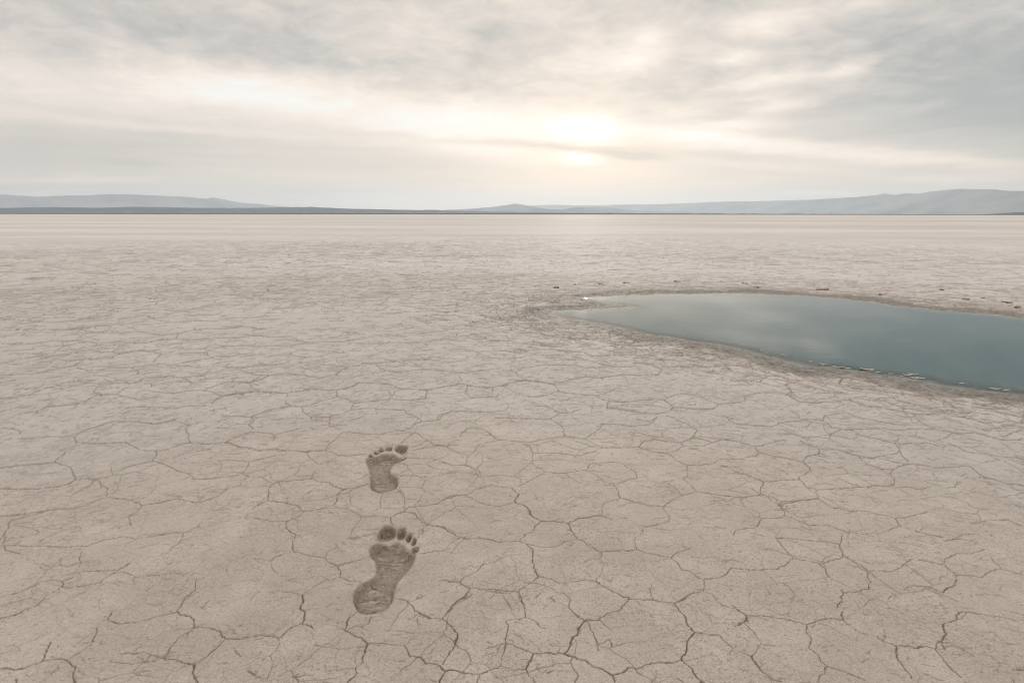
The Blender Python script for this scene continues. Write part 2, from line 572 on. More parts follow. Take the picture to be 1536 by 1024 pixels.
def stroke(x0, y0, x1, y1, w, st, depth_k=1.9, taper=False):
    m = max(0.012, 4 * w)
    r0, r1 = math.hypot(x0, y0), math.hypot(x1, y1)
    i0 = np.searchsorted(rad, min(r0, r1) - m - 0.01) - 2
    i1 = np.searchsorted(rad, max(r0, r1) + m) + 3
    if r0 < 0.2 or r1 < 0.2:
        return
    a0, a1 = math.atan2(x0, y0), math.atan2(x1, y1)
    mm = m / min(r0, r1) + 0.002
    j0 = np.searchsorted(fan_az, min(a0, a1) - mm)
    j1 = np.searchsorted(fan_az, max(a0, a1) + mm)
    i0, i1 = max(i0, 0), min(i1, near)
    if i1 <= i0 or j1 <= j0:
        return
    px, py = wx[i0:i1, j0:j1], wy[i0:i1, j0:j1]
    ex, ey = x1 - x0, y1 - y0
    L2 = ex * ex + ey * ey + 1e-12
    tt = ((px - x0) * ex + (py - y0) * ey) / L2
    t = np.clip(tt, 0, 1)
    d = np.sqrt((px - x0 - ex * t) ** 2 + (py - y0 - ey * t) ** 2)
    wl = w * wmod[i0:i1, j0:j1]
    if taper:
        wl = wl * (1 - (2 * t - 1) ** 2 * 0.9)
    # a crack thinner than the mesh spacing is carried by one row
    el = abs(ex * math.sin(0.5 * (a0 + a1)) + ey * math.cos(0.5 * (a0 + a1))) / math.sqrt(L2)
    lim = (0.72 + 0.22 * sstep(1.2, 2.2, nr[i0:i1, j0:j1])) * (ndr[i0:i1, j0:j1] * (1 - el) + nr[i0:i1, j0:j1] * math.radians(STEP_AZ) * el)
    we = np.maximum(wl, lim)
    k = np.clip(1 - d / we, 0, 1)
    s = st * np.minimum(1, (wl / we)) ** 0.12
    g = k ** 0.8 * s * np.minimum(0.012, depth_k * np.maximum(wl, 0.6 * we))
    groove[i0:i1, j0:j1] = np.maximum(groove[i0:i1, j0:j1], g)
    tone[i0:i1, j0:j1] = np.maximum(tone[i0:i1, j0:j1], k ** 0.55 * s)


for sgm in SEG:
    stroke(*sgm)

# secondary polygon cracks, and the main ones where nothing was surveyed
def voronoi_edge(x, y, cell, seed):
    """distance to the nearest cell wall (m)"""
    gx, gy = x / cell, y / cell
    ix, iy = np.floor(gx).astype(np.int64), np.floor(gy).astype(np.int64)

    def site(cx, cy):
        h = _perm[((_perm[(cx + seed * 57) & 4095]) + (cy & 4095))]
        h2 = _perm[(h + 1733) & 4095]
        return cx + 0.08 + 0.84 * _val[h], cy + 0.08 + 0.84 * _val[h2]
    best = np.full(x.shape, 1e9)
    bx, by = np.zeros(x.shape), np.zeros(x.shape)
    for a in (-1, 0, 1):
        for b in (-1, 0, 1):
            sx, sy = site(ix + a, iy + b)
            d = (sx - gx) ** 2 + (sy - gy) ** 2
            m = d < best
            best = np.where(m, d, best)
            bx, by = np.where(m, sx, bx), np.where(m, sy, by)
    e = np.full(x.shape, 1e9)
    hx, hy = bx * 0, by * 0
    for a in (-2, -1, 0, 1, 2):
        for b in (-2, -1, 0, 1, 2):
            sx, sy = site(ix + a, iy + b)
            dx, dy = sx - bx, sy - by
            l = np.sqrt(dx * dx + dy * dy)
            ok = l > 1e-6
            d = ((0.5 * (sx + bx) - gx) * dx + (0.5 * (sy + by) - gy) * dy) / np.where(ok, l, 1)
            m = ok & (d < e)
            e = np.where(m, d, e)
            hx, hy = np.where(m, dx / np.where(ok, l, 1), hx), np.where(m, dy / np.where(ok, l, 1), hy)
    return e * cell, hx, hy


# a surveyed-ness map: 1 where the large cracks were laid in by hand
vv = 512 + FPX * np.tan(np.arctan2(EYE, np.maximum(ny, 0.05)) - PITCH)
uu = 768 + FPX * nx / (ny * math.cos(PITCH) + EYE * math.sin(PITCH) + 1e-6)
known = sstep(455, 490, vv + 8 * fbm(nx, ny, 2, 2, 9)) * sstep(-25, -5, uu) * (1 - sstep(1541, 1560, uu)) * (ny > 0.3) * (1 - sstep(1040, 1060, vv))
wx2 = nx + 0.020 * fbm(nx, ny, 9, 3, 11) + 0.004 * fbm(nx, ny, 60, 2, 12)
wy2 = ny + 0.020 * fbm(nx, ny, 9, 3, 13) + 0.004 * fbm(nx, ny, 60, 2, 14)


def lay_voronoi(cell, seed, w, st, mask, depth_k=1.8):
    rows = near
    e, hx, hy = voronoi_edge(wx2[:rows], wy2[:rows], cell, seed)
    el = np.abs(hx * np.sin(A2[:rows]) + hy * np.cos(A2[:rows]))      # normal along the view
    lim = 0.74 * (ndr[:rows] * el + nr[:rows] * math.radians(STEP_AZ) * (1 - el))
    wl = w * wmod[:rows]
    we = np.maximum(wl, lim)
    k = np.clip(1 - e / we, 0, 1)
    s = st * np.minimum(1, wl / we) ** 0.25 * mask[:rows]
    g = k ** 0.8 * s * np.minimum(0.010, depth_k * np.maximum(wl, 0.5 * we))
    np.maximum(groove[:rows], g, out=groove[:rows])
    np.maximum(tone[:rows], k ** 0.7 * s, out=tone[:rows])


patch = sstep(-0.05, 0.35, fbm(nx, ny, 7, 3, 21))
lay_voronoi(0.19, 3, 0.0018, 0.95, (1 - known) * (0.35 + 0.65 * sstep(-0.35, 0.1, fbm(nx, ny, 5, 2, 23))))
lay_voronoi(0.095, 5, 0.0009, 0.75, (0.35 + 0.70 * patch) * sstep(9, 5, nr))
lay_voronoi(0.045, 6, 0.0007, 0.40, sstep(-0.1, 0.4, fbm(nx, ny, 11, 3, 22)) * sstep(5, 2.5, nr))

# ------------------------------------------------------------------ pool distance
sub = (nr < 14) & (nx > -2)
sd = np.full(nx.shape, 5.0, np.float32)
tipk = 1 - 0.6 * sstep(2.9, 3.8, ny)
qx = nx + tipk * (0.045 * fbm(nx, ny, 7, 3, 31) + 0.020 * fbm(nx, ny, 45, 3, 33))
qy = ny + tipk * (0.045 * fbm(nx, ny, 7, 3, 32) + 0.034 * fbm(nx, ny, 45, 3, 34))
qy = qy + 0.030 * fbm(nx * 0.45, ny * 1.8, 24, 3, 35)
sd[sub] = poly_sd(qx[sub], qy[sub], POOL)
px_c = np.mean([p[1] for p in POOL])

# short shrinkage marks all over the crust, thicker and denser towards the pool
def scatter(n, rmin, rmax, w, l, st, near_pool=False):
    if near_pool:
        rr_, aa_ = [], []
        while len(rr_) < n:
            i = rng.integers(0, near, 4000)
            j = rng.integers(0, NF, 4000)
            d = sd[i, j]
            ok = (d > 0.06) & (d < 1.0) & (nr[i, j] > 2.7) & (rng.random(4000) < np.exp(-d / 0.45)) & (rng.random(4000) < np.minimum(1, nr[i, j] * ndr[i, j] / 0.1))
            rr_ += list(nr[i, j][ok])
            aa_ += list(az[j][ok])
        r_, a_ = np.array(rr_[:n]), np.radians(np.array(aa_[:n]))
    else:
        r_ = np.sqrt(rng.uniform(rmin ** 2, rmax ** 2, n))
        a_ = np.radians(rng.uniform(-63, 63, n))
    for k in range(n):
        x0, y0 = math.sin(a_[k]) * r_[k], math.cos(a_[k]) * r_[k]
        ln = l * (0.4 + 1.2 * random.random())
        th = random.gauss(0.0, 0.75)
        b = random.gauss(0, 0.5)
        ww, ss = w * (0.5 + random.random()), st * (0.5 + 0.6 * random.random())
        for q in range(2):
            x1, y1 = x0 + math.cos(th) * ln / 2, y0 + math.sin(th) * ln / 2
            stroke(x0, y0, x1, y1, ww * (1 if q == 0 else 0.7), min(1, ss), 2.0)
            x0, y0, th = x1, y1, th + b


scatter(6300, 0.5, 2.8, 0.0009, 0.011, 0.6)
scatter(5300, 0.5, 3.6, 0.0011, 0.026, 0.65)
scatter(5000, 2.6, 7, 0.0024, 0.06, 0.8)
scatter(3600, 5, 18, 0.006, 0.15, 0.9)
scatter(1250, 0, 0, 0.0038, 0.085, 1.0, True)

def rim_strokes(n):
    done = 0
    while done < n:
        i, j = int(rng.integers(0, near)), int(rng.integers(1, NF - 1))
        d = sd[i, j]
        if not (0.16 < d < 0.50) or random.random() > nr[i, j] * ndr[i, j] / 0.12:
            continue
        done += 1
        gx, gy = sd[i, j + 1] - sd[i, j - 1], sd[min(i + 1, near - 1), j] - sd[i - 1, j]
        # run along the shore
        ta, tr = np.array([math.cos(fan_az[j]), -math.sin(fan_az[j])]), np.array([math.sin(fan_az[j]), math.cos(fan_az[j])])
        g = ta * gx / (2 * nr[i, j] * math.radians(STEP_AZ)) + tr * gy / (2 * ndr[i, j])
        g = g / (np.linalg.norm(g) + 1e-9)
        th = math.atan2(-g[0], g[1]) + random.gauss(0, 0.25)
        ln = random.uniform(0.04, 0.16)
        x0, y0 = nx[i, j], ny[i, j]
        stroke(x0, y0, x0 + math.cos(th) * ln, y0 + math.sin(th) * ln, random.uniform(0.0010, 0.0028) * (nr[i, j] - 1.2), random.uniform(0.6, 1), 1.6, True)


rim_strokes(800)

# ------------------------------------------------------------------ footprints
foot_d = np.zeros(nx.shape, np.float32)
foot_id = np.zeros(nx.shape, np.int8)        # 1.. sole, 2..6 toes ; +10 for the far one
foot_near = np.full(nx.shape, 9.0, np.float32)
for base, F in ((0, NEAR), (10, FAR)):
    allp = np.array(F['sole'] + [p for t in F['toes'] for p in t])
    lo, hi = allp.min(0) - 0.08, allp.max(0) + 0.08
    rlo, rhi = math.hypot(0, lo[1]) - 0.05, math.hypot(max(abs(lo[0]), abs(hi[0])), hi[1]) + 0.05
    i0, i1 = np.searchsorted(rad, rlo), np.searchsorted(rad, rhi)
    j0, j1 = np.searchsorted(fan_az, math.atan2(lo[0], lo[1]) - 0.02), np.searchsorted(fan_az, math.atan2(hi[0], lo[1]) + 0.02)
    sl = (slice(i0, i1), slice(j0, j1))
    bx = nx[sl] + 0.0014 * fbm(nx[sl], ny[sl], 70, 3, 41)
    by = ny[sl] + 0.0014 * fbm(nx[sl], ny[sl], 70, 3, 42)
    toes_c = [np.mean(t, axis=0) for t in F['toes']]
    heel = np.array(F['sole']).copy()
    ax = np.mean(toes_c, axis=0) - np.mean(heel, axis=0)
    ax /= np.linalg.norm(ax)
    for k, P in enumerate([F['sole']] + F['toes']):
        d = poly_sd(bx, by, P)
        if k == 0:
            along = (bx - heel[:, 0].mean()) * ax[0] + (by - heel[:, 1].mean()) * ax[1]
            dep = 0.0135 + 0.0035 * sstep(0.0, -0.07, along) + 0.003 * sstep(0.03, 0.08, along) - 0.003 * np.exp(-((along - 0.0) / 0.04) ** 2)
            h = dep * sstep(0.0015, -0.0085 - 0.006 * sstep(0.02, 0.06, along), d)
            h += sstep(0, -0.006, d) * (0.0036 * fbm(bx, by, 62, 4, 43, 0.72) + 0.0020 * fbm(bx, by, 230, 2, 44)
                                        + 0.0030 * np.abs(fbm(bx * ax[1] - by * ax[0] + 0.01 * fbm(bx, by, 40, 2, 48), 3 * along, 34, 3, 45)))
        else:
            c = toes_c[k - 1]
            fwd = ((bx - c[0]) * ax[0] + (by - c[1]) * ax[1])
            dep = np.clip(0.0120 + 0.42 * fwd, 0.005, 0.022)
            h = dep * sstep(0.0005, -0.0065, d) + sstep(0, -0.004, d) * 0.0009 * fbm(bx, by, 160, 2, 46)
        foot_d[sl] = np.maximum(foot_d[sl], h)
        fid = foot_id[sl]
        fid[d < 0.0005] = base + 1 + k
        foot_near[sl] = np.minimum(foot_near[sl], d)

rim = 0.0028 * np.exp(-((foot_near - 0.0065) / 0.0065) ** 2) * (foot_near > -0.002) * (0.5 + 1.2 * np.clip(fbm(nx, ny, 42, 3, 47), -0.4, 1))
fmask = sstep(-0.001, 0.006, foot_near)

# ------------------------------------------------------------------ heights
H = np.zeros(X.shape, np.float32)
fade = sstep(24, 9, nr)
base_h = (0.0045 * fbm(nx, ny, 3.5, 3, 51) + 0.0020 * fbm(nx, ny, 18, 3, 52)) * fade
fine = (0.0011 * fbm(nx, ny, 75, 3, 53) + 0.0010 * np.abs(fbm(nx, ny * 0.8, 160, 2, 54))) * sstep(7, 3, nr)
# plates cup up very slightly to their rims: lip beside the groove
h = base_h + fine * (0.45 + 0.55 * fmask)
rim_az = np.minimum(np.degrees(A2[:near]) % 360, 360 - np.degrees(A2[:near]) % 360)
cm = fmask * sstep(0.03, 0.12, sd) * sstep(65.5, 60, rim_az)
h = h - groove * cm + rim - foot_d
# the pool basin
shelf = np.maximum(0.09, 0.22 + 0.17 * fbm(nx, ny, 3.2, 3, 61))
bank = sstep(0.0, 1.0, np.clip(sd / shelf, 0, 1))
ledge = sstep(0.30, 0.36, sd / (shelf * 1.25) + 0.22 * fbm(nx, ny, 22, 3, 62))
hb = WATER_Z + 0.0035 + 0.45 * (0 - WATER_Z) * bank + 0.55 * (0 - WATER_Z) * ledge * bank
hb += (0.0045 * fbm(nx, ny, 30, 3, 63) + 0.0022 * fbm(nx, ny, 110, 2, 64)) * (1 - 0.6 * bank)
hin = WATER_Z + 0.0005 - np.clip(-sd, 0, 9) * 0.16 + 0.0045 * fbm(nx, ny, 30, 3, 63)
hin = np.maximum(hin, WATER_Z - 0.28)
inpool = sd < 0
edge_t = sstep(1.0, 1.6, sd / shelf)
h_out = hb * (1 - edge_t) + h * edge_t
h = np.where(inpool, hin, np.where(sd < shelf * 1.7, h_out - groove * cm * (1 - edge_t), h))
H[:near] = h
# attributes
wet = np.zeros(X.shape, np.float32)
wet[:near] = np.clip(1 - sd / (shelf * 1.15 + 0.10 * fbm(nx, ny, 14, 3, 65) + 0.02), 0, 1) ** 0.6
crack = np.zeros(X.shape, np.float32)
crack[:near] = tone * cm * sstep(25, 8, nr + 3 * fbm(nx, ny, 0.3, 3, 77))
press = np.zeros(X.shape, np.float32)
press[:near] = sstep(0.005, -0.004, foot_near + 0.006 * fbm(nx, ny, 60, 3, 49))
depth = np.zeros(X.shape, np.float32)
depth[:near] = np.clip(WATER_Z - h, 0, 1) * inpool

# ------------------------------------------------------------------ materials
def mat(name):
    m = bpy.data.materials.new(name)
    m.use_nodes = True
    nt = m.node_tree
    return m, nt, nt.nodes['Principled BSDF']


def N(nt, typ, **kw):
    n = nt.nodes.new(typ)
    for k, v in kw.items():
        if k.startswith('_'):
            n.inputs[k[1:]].default_value = v
        else:
            setattr(n, k, v)
    return n


def mixc(nt, fac, a, b, blend='MIX'):
    n = nt.nodes.new('ShaderNodeMix')
    n.data_type = 'RGBA'
    n.blend_type = blend
    for sock, v in ((n.inputs[0], fac), (n.inputs[6], a), (n.inputs[7], b)):
        if isinstance(v, bpy.types.NodeSocket):
            nt.links.new(v, sock)
        else:
            sock.default_value = v if not isinstance(v, tuple) else (*v, 1.0)[:4]
    return n.outputs[2]


def math_n(nt, op, a, b=None, c=None, clamp=False):
    n = nt.nodes.new('ShaderNodeMath')
    n.operation = op
    n.use_clamp = clamp
    for i, v in enumerate((a, b, c)):
        if v is None:
            continue
        if isinstance(v, bpy.types.NodeSocket):
            nt.links.new(v, n.inputs[i])
        else:
            n.inputs[i].default_value = v
    return n.outputs[0]


def remap(nt, v, a, b, c=0.0, d=1.0, smooth=True):
    n = nt.nodes.new('ShaderNodeMapRange')
    n.interpolation_type = 'SMOOTHSTEP' if smooth else 'LINEAR'
    nt.links.new(v, n.inputs[0])
    for i, q in enumerate((a, b, c, d)):
        n.inputs[i + 1].default_value = q
    return n.outputs[0]


def noise(nt, vec, scale, detail=3, rough=0.55, dist=0.0):
    n = N(nt, 'ShaderNodeTexNoise', _Scale=scale, _Detail=detail, _Roughness=rough, _Distortion=dist)
    nt.links.new(vec, n.inputs['Vector'])
    return n.outputs[0]


def attr(nt, name):
    return N(nt, 'ShaderNodeAttribute', attribute_name=name).outputs['Fac']


def mud(name, tint=1.0, pressed=False):
    m, nt, bs = mat(name)
    P = N(nt, 'ShaderNodeTexCoord').outputs['Object']
    L = nt.links.new
    # wide patches of paler salt bloom and browner clay
    big = noise(nt, P, 0.9, 4, 0.6)
    mid = noise(nt, P, 9.0, 4, 0.62)
    fin = noise(nt, P, 190.0, 4, 0.72)
    grain = noise(nt, P, 420.0, 2, 0.6)
    col = mixc(nt, remap(nt, big, 0.35, 0.68), (0.348, 0.302, 0.253), (0.415, 0.368, 0.314))
    col = mixc(nt, remap(nt, mid, 0.42, 0.72, 0, 0.55), col, (0.49, 0.44, 0.38))
    rough = remap(nt, noise(nt, P, 5.0, 4, 0.6), 0.40, 0.62, 0.45, 1.0)
    col = mixc(nt, math_n(nt, 'MULTIPLY', remap(nt, fin, 0.51, 0.65, 0, 0.80), rough), col, (0.21, 0.160, 0.112))
    col = mixc(nt, remap(nt, grain, 0.53, 0.70, 0, 0.45), col, (0.62, 0.575, 0.515))
    col = mixc(nt, remap(nt, noise(nt, P, 2.6, 5, 0.66), 0.50, 0.70, 0, 0.32), col, (0.335, 0.275, 0.215))
    ln = N(nt, 'ShaderNodeVectorMath', operation='LENGTH')
    L(P, ln.inputs[0])
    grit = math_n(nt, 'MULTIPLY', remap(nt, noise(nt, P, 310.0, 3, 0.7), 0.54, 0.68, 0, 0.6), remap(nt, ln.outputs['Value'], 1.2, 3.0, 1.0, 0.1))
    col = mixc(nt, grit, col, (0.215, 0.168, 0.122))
    # saltier with distance, in streaks; also paints a brightness falloff round the camera
    mp = N(nt, 'ShaderNodeMapping')
    mp.inputs['Scale'].default_value = (0.03, 0.11, 0.1)
    L(P, mp.inputs['Vector'])
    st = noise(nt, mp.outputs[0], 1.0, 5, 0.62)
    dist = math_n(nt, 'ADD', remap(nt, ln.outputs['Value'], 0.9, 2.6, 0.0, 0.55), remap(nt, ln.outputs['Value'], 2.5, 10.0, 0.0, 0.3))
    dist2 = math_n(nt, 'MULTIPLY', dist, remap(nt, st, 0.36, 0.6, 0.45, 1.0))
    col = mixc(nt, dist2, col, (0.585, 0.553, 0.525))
    mp2 = N(nt, 'ShaderNodeMapping')
    mp2.inputs['Scale'].default_value = (0.0045, 0.022, 0.1)
    L(P, mp2.inputs['Vector'])
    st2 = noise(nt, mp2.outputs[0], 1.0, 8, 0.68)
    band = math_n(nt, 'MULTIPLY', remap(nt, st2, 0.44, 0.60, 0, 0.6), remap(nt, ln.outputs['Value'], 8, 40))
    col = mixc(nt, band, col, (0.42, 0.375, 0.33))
    if pressed:
        col = mixc(nt, math_n(nt, 'MULTIPLY', attr(nt, 'press'), 0.74), col, (0.225, 0.182, 0.136))
        pm = N(nt, 'ShaderNodeMapping')
        pm.inputs['Scale'].default_value = (0.55, 1.3, 1.0)
        pm.inputs['Rotation'].default_value = (0, 0, R(25))
        L(P, pm.inputs['Vector'])
        crumb = noise(nt, pm.outputs[0], 70.0, 4, 0.7, 0.6)
        col = mixc(nt, remap(nt, crumb, 0.51, 0.64, 0, 0.75), col, (0.42, 0.365, 0.30))
        crev = noise(nt, pm.outputs[0], 80.0, 5, 0.75, 1.2)
        col = mixc(nt, remap(nt, crev, 0.50, 0.63, 0, 0.8), col, (0.115, 0.088, 0.062))  # random crevice shade painted in, since soft light hides the relief
    else:
        col = mixc(nt, math_n(nt, 'MULTIPLY', attr(nt, 'press'), 0.74), col, (0.225, 0.182, 0.136))
        # brown subsoil and painted shade in the cracks, dark silt by the water
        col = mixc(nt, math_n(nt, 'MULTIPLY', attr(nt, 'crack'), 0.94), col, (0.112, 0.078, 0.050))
        w = attr(nt, 'wet')
        wn = noise(nt, P, 16.0, 5, 0.7)
        wf = remap(nt, math_n(nt, 'ADD', w, math_n(nt, 'MULTIPLY_ADD', wn, 0.7, -0.35)), 0.25, 0.75, 0, 0.85)
        silt = mixc(nt, remap(nt, noise(nt, P, 40.0, 4, 0.7), 0.4, 0.65), (0.090, 0.080, 0.062), (0.205, 0.182, 0.148))
        col = mixc(nt, wf, col, silt)
        dp = attr(nt, 'depth')
        col = mixc(nt, remap(nt, dp, 0.0, 0.002), col, (0.40, 0.36, 0.305))  # pale tint paints the mirrored sky glow onto the shallow bed
        col = mixc(nt, remap(nt, dp, 0.010, 0.05), col, (0.075, 0.085, 0.072))
    L(col, bs.inputs['Base Color'])
    bs.inputs['Roughness'].default_value = 0.78
    bs.inputs['Specular IOR Level'].default_value = 0.35
    if not pressed:
        L(remap(nt, wf, 0.0, 0.85, 0.80, 0.62), bs.inputs['Roughness'])
    # micro relief of the crust
    bh = math_n(nt, 'MULTIPLY_ADD', noise(nt, P, 260.0, 4, 0.65), 0.35, math_n(nt, 'MULTIPLY', fin, 0.65))
    bh = math_n(nt, 'ADD', bh, math_n(nt, 'MULTIPLY', mid, 0.5))
    b = N(nt, 'ShaderNodeBump', _Strength=0.75, _Distance=0.006)
    L(bh, b.inputs['Height'])
    L(b.outputs[0], bs.inputs['Normal'])
    return m


M_ground = mud('playa_mud')
M_print = mud('pressed_mud', pressed=True)

# ------------------------------------------------------------------ mesh builders
def quick_mesh(name, co, quads, material, parent=None, smooth=True, tris=None, attrs=None):
    me = bpy.data.meshes.new(name)
    quads = np.asarray(quads, np.int32).reshape(-1, 4)
    nq = len(quads)
    nt_ = 0 if tris is None else len(tris)
    me.vertices.add(len(co))
    me.vertices.foreach_set('co', np.ascontiguousarray(co, np.float32).ravel())
    loops = quads.ravel()
    starts = np.arange(nq, dtype=np.int32) * 4
    if nt_:
        t = np.asarray(tris, np.int32)
        loops = np.concatenate([loops, t.ravel()])
        starts = np.concatenate([starts, nq * 4 + np.arange(nt_, dtype=np.int32) * 3])
    me.loops.add(len(loops))
    me.loops.foreach_set('vertex_index', np.ascontiguousarray(loops, np.int32))
    me.polygons.add(nq + nt_)
    me.polygons.foreach_set('loop_start', np.ascontiguousarray(starts, np.int32))
    if smooth:
        me.polygons.foreach_set('use_smooth', np.ones(nq + nt_, bool))
    for k, v in (attrs or {}).items():
        a = me.attributes.new(k, 'FLOAT', 'POINT')
        a.data.foreach_set('value', np.ascontiguousarray(v, np.float32).ravel())
    me.update(calc_edges=True)
    me.materials.append(material)
    o = bpy.data.objects.new(name, me)
    C.objects.link(o)
    if parent:
        o.parent = parent
    return o


def tag(o, label=None, cat=None, group=None, kind=None):
    for k, v in (('label', label), ('category', cat), ('group', group), ('kind', kind)):
        if v:
            o[k] = v
    return o


CO = np.stack([X, Y, H], -1).reshape(-1, 3)
idx = np.arange(NR * NA).reshape(NR, NA)
jn = np.roll(np.arange(NA), -1)
q00, q01 = idx[:-1], idx[:-1][:, jn]
q10, q11 = idx[1:], idx[1:][:, jn]
quads = np.stack([q00, q01, q11, q10], -1)
# which faces belong to a footprint: all corners inside the same print
fid = np.zeros(X.shape, np.int8)
fid[:near] = foot_id
f = fid[:-1]
fq = np.where((f == fid[1:]) & (f == fid[:-1][:, jn]) & (f == fid[1:][:, jn]), f, 0)


def sub_object(name, sel, material, parent=None, origin=(0, 0, 0), attrs=None, extra_tris=None):
    q = quads[sel]
    used, inv = np.unique(q, return_inverse=True)
    q = inv.reshape(-1, 4)
    at = {k: v.ravel()[used] for k, v in (attrs or {}).items()}
    return quick_mesh(name, CO[used] - np.array(origin), q, material, parent, attrs=at), used


centre_tris = [(0, int(j), int(jn[j])) for j in range(NA)]
# ground: every face that is not in a print, plus the hub under the camera
sel = fq == 0
q = quads[sel]
used, inv = np.unique(q, return_inverse=True)
gco = np.concatenate([CO[used], [[0, 0, 0]]])
first = np.searchsorted(used, idx[0])
hub = len(used)
tris = np.stack([np.full(NA, hub), first, first[jn]], -1)[:, ::-1]
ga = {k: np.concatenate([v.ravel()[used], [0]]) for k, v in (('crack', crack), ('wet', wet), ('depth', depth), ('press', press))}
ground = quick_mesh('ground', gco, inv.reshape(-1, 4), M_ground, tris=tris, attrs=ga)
tag(ground, kind='structure', label='pale cracked dry lake bed reaching to the horizon')

for base, F, lab in ((0, NEAR, 'bare right footprint nearest the camera, big toe at its left, heel towards the viewer'),
                     (10, FAR, 'smaller bare left footprint one step ahead, big toe at its right, narrow arch')):
    c = np.mean(F['sole'], axis=0)
    root = bpy.data.objects.new('footprint', None)
    root.empty_display_size = 0.05
    root.location = (c[0], c[1], 0)
    C.objects.link(root)
    tag(root, lab, 'footprint', 'bare footprints walking away')
    for k in range(6):
        s_ = fq == base + 1 + k
        if s_.any():
            sub_object('sole_imprint' if k == 0 else 'toe_imprint', s_, M_print, root, (c[0], c[1], 0), {'press': press})

# ------------------------------------------------------------------ water
m, nt, bs = mat('pool_water')
P = N(nt, 'ShaderNodeTexCoord').outputs['Object']
out = nt.nodes['Material Output']
bs.inputs['Base Color'].default_value = (0.005, 0.052, 0.053, 1)
bs.inputs['Roughness'].default_value = 0.02
bs.inputs['IOR'].default_value = 1.333
mpw = N(nt, 'ShaderNodeMapping')
mpw.inputs['Scale'].default_value = (0.7, 1.0, 1.0)
mpw.inputs['Rotation'].default_value = (0, 0, R(-12))
nt.links.new(P, mpw.inputs['Vector'])
rip = math_n(nt, 'MULTIPLY_ADD', noise(nt, mpw.outputs[0], 14.0, 3, 0.5), 1.0, noise(nt, mpw.outputs[0], 3.2, 2, 0.5))
bw = N(nt, 'ShaderNodeBump', _Strength=0.07, _Distance=0.004)
nt.links.new(rip, bw.inputs['Height'])
nt.links.new(bw.outputs[0], bs.inputs['Normal'])
# the silty body of the water closes over the bed within a few centimetres
clear = nt.nodes.new('ShaderNodeBsdfTransparent')
clear.inputs[0].default_value = (0.82, 0.88, 0.86, 1)
gl = N(nt, 'ShaderNodeBsdfGlossy', _Roughness=0.02)
nt.links.new(bw.outputs[0], gl.inputs['Normal'])
fr = N(nt, 'ShaderNodeFresnel', _IOR=1.333)
nt.links.new(bw.outputs[0], fr.inputs['Normal'])
thin = nt.nodes.new('ShaderNodeMixShader')
nt.links.new(fr.outputs[0], thin.inputs[0])
nt.links.new(clear.outputs[0], thin.inputs[1])
nt.links.new(gl.outputs[0], thin.inputs[2])
body = nt.nodes.new('ShaderNodeMixShader')
nt.links.new(remap(nt, attr(nt, 'depth'), 0.0, 0.028), body.inputs[0])
nt.links.new(thin.outputs[0], body.inputs[1])
nt.links.new(bs.outputs[0], body.inputs[2])
nt.links.new(body.outputs[0], out.inputs['Surface'])
wsel = np.zeros(fq.shape, bool)
sdf = np.full(X.shape, 9.0)
sdf[:near] = sd
wsel[:] = (sdf[:-1] < 0.05)
stp = 3
# a coarser lattice is enough for still water
ii, jj = np.arange(0, near, stp), np.arange(0, NF, stp)
gi, gj = np.meshgrid(ii, jj, indexing='ij')
wco = np.stack([X[gi, gj], Y[gi, gj], np.full(gi.shape, WATER_Z)], -1)
wsd = sdf[gi, gj]
wid = np.arange(gi.size).reshape(gi.shape)
wq = np.stack([wid[:-1, :-1], wid[:-1, 1:], wid[1:, 1:], wid[1:, :-1]], -1)
keep = np.minimum(np.minimum(wsd[:-1, :-1], wsd[1:, :-1]), np.minimum(wsd[1:, 1:], wsd[:-1, 1:])) < 0.03
wq = wq[keep]
used, inv = np.unique(wq, return_inverse=True)
water = quick_mesh('water', wco.reshape(-1, 3)[used], inv.reshape(-1, 4), m, attrs={'depth': depth[gi, gj].ravel()[used]})
tag(water, kind='structure', label='still teal pool lying in the cracked flat')

# ------------------------------------------------------------------ crust flakes and clods round the pool
def ground_h(x, y):
    r, a = math.hypot(x, y), math.atan2(x, y)
    i = min(max(int(np.searchsorted(rad, r)), 1), NR - 1)
    j = min(max(int(np.searchsorted(fan_az, a)), 0), NF - 1)
    return float(H[i, j])


M_flake, nt, bs = mat('salt_crust')
P = N(nt, 'ShaderNodeTexCoord').outputs['Object']
nt.links.new(mixc(nt, remap(nt, noise(nt, P, 60, 4, 0.6), 0.35, 0.7), (0.47, 0.41, 0.35), (0.33, 0.28, 0.225)), bs.inputs['Base Color'])
bs.inputs['Roughness'].default_value = 0.6
M_clod, nt, bs = mat('dried_mud')
P = N(nt, 'ShaderNodeTexCoord').outputs['Object']
nt.links.new(mixc(nt, remap(nt, noise(nt, P, 50, 4, 0.6), 0.35, 0.7), (0.10, 0.075, 0.05), (0.21, 0.165, 0.12)), bs.inputs['Base Color'])
bs.inputs['Roughness'].default_value = 0.85


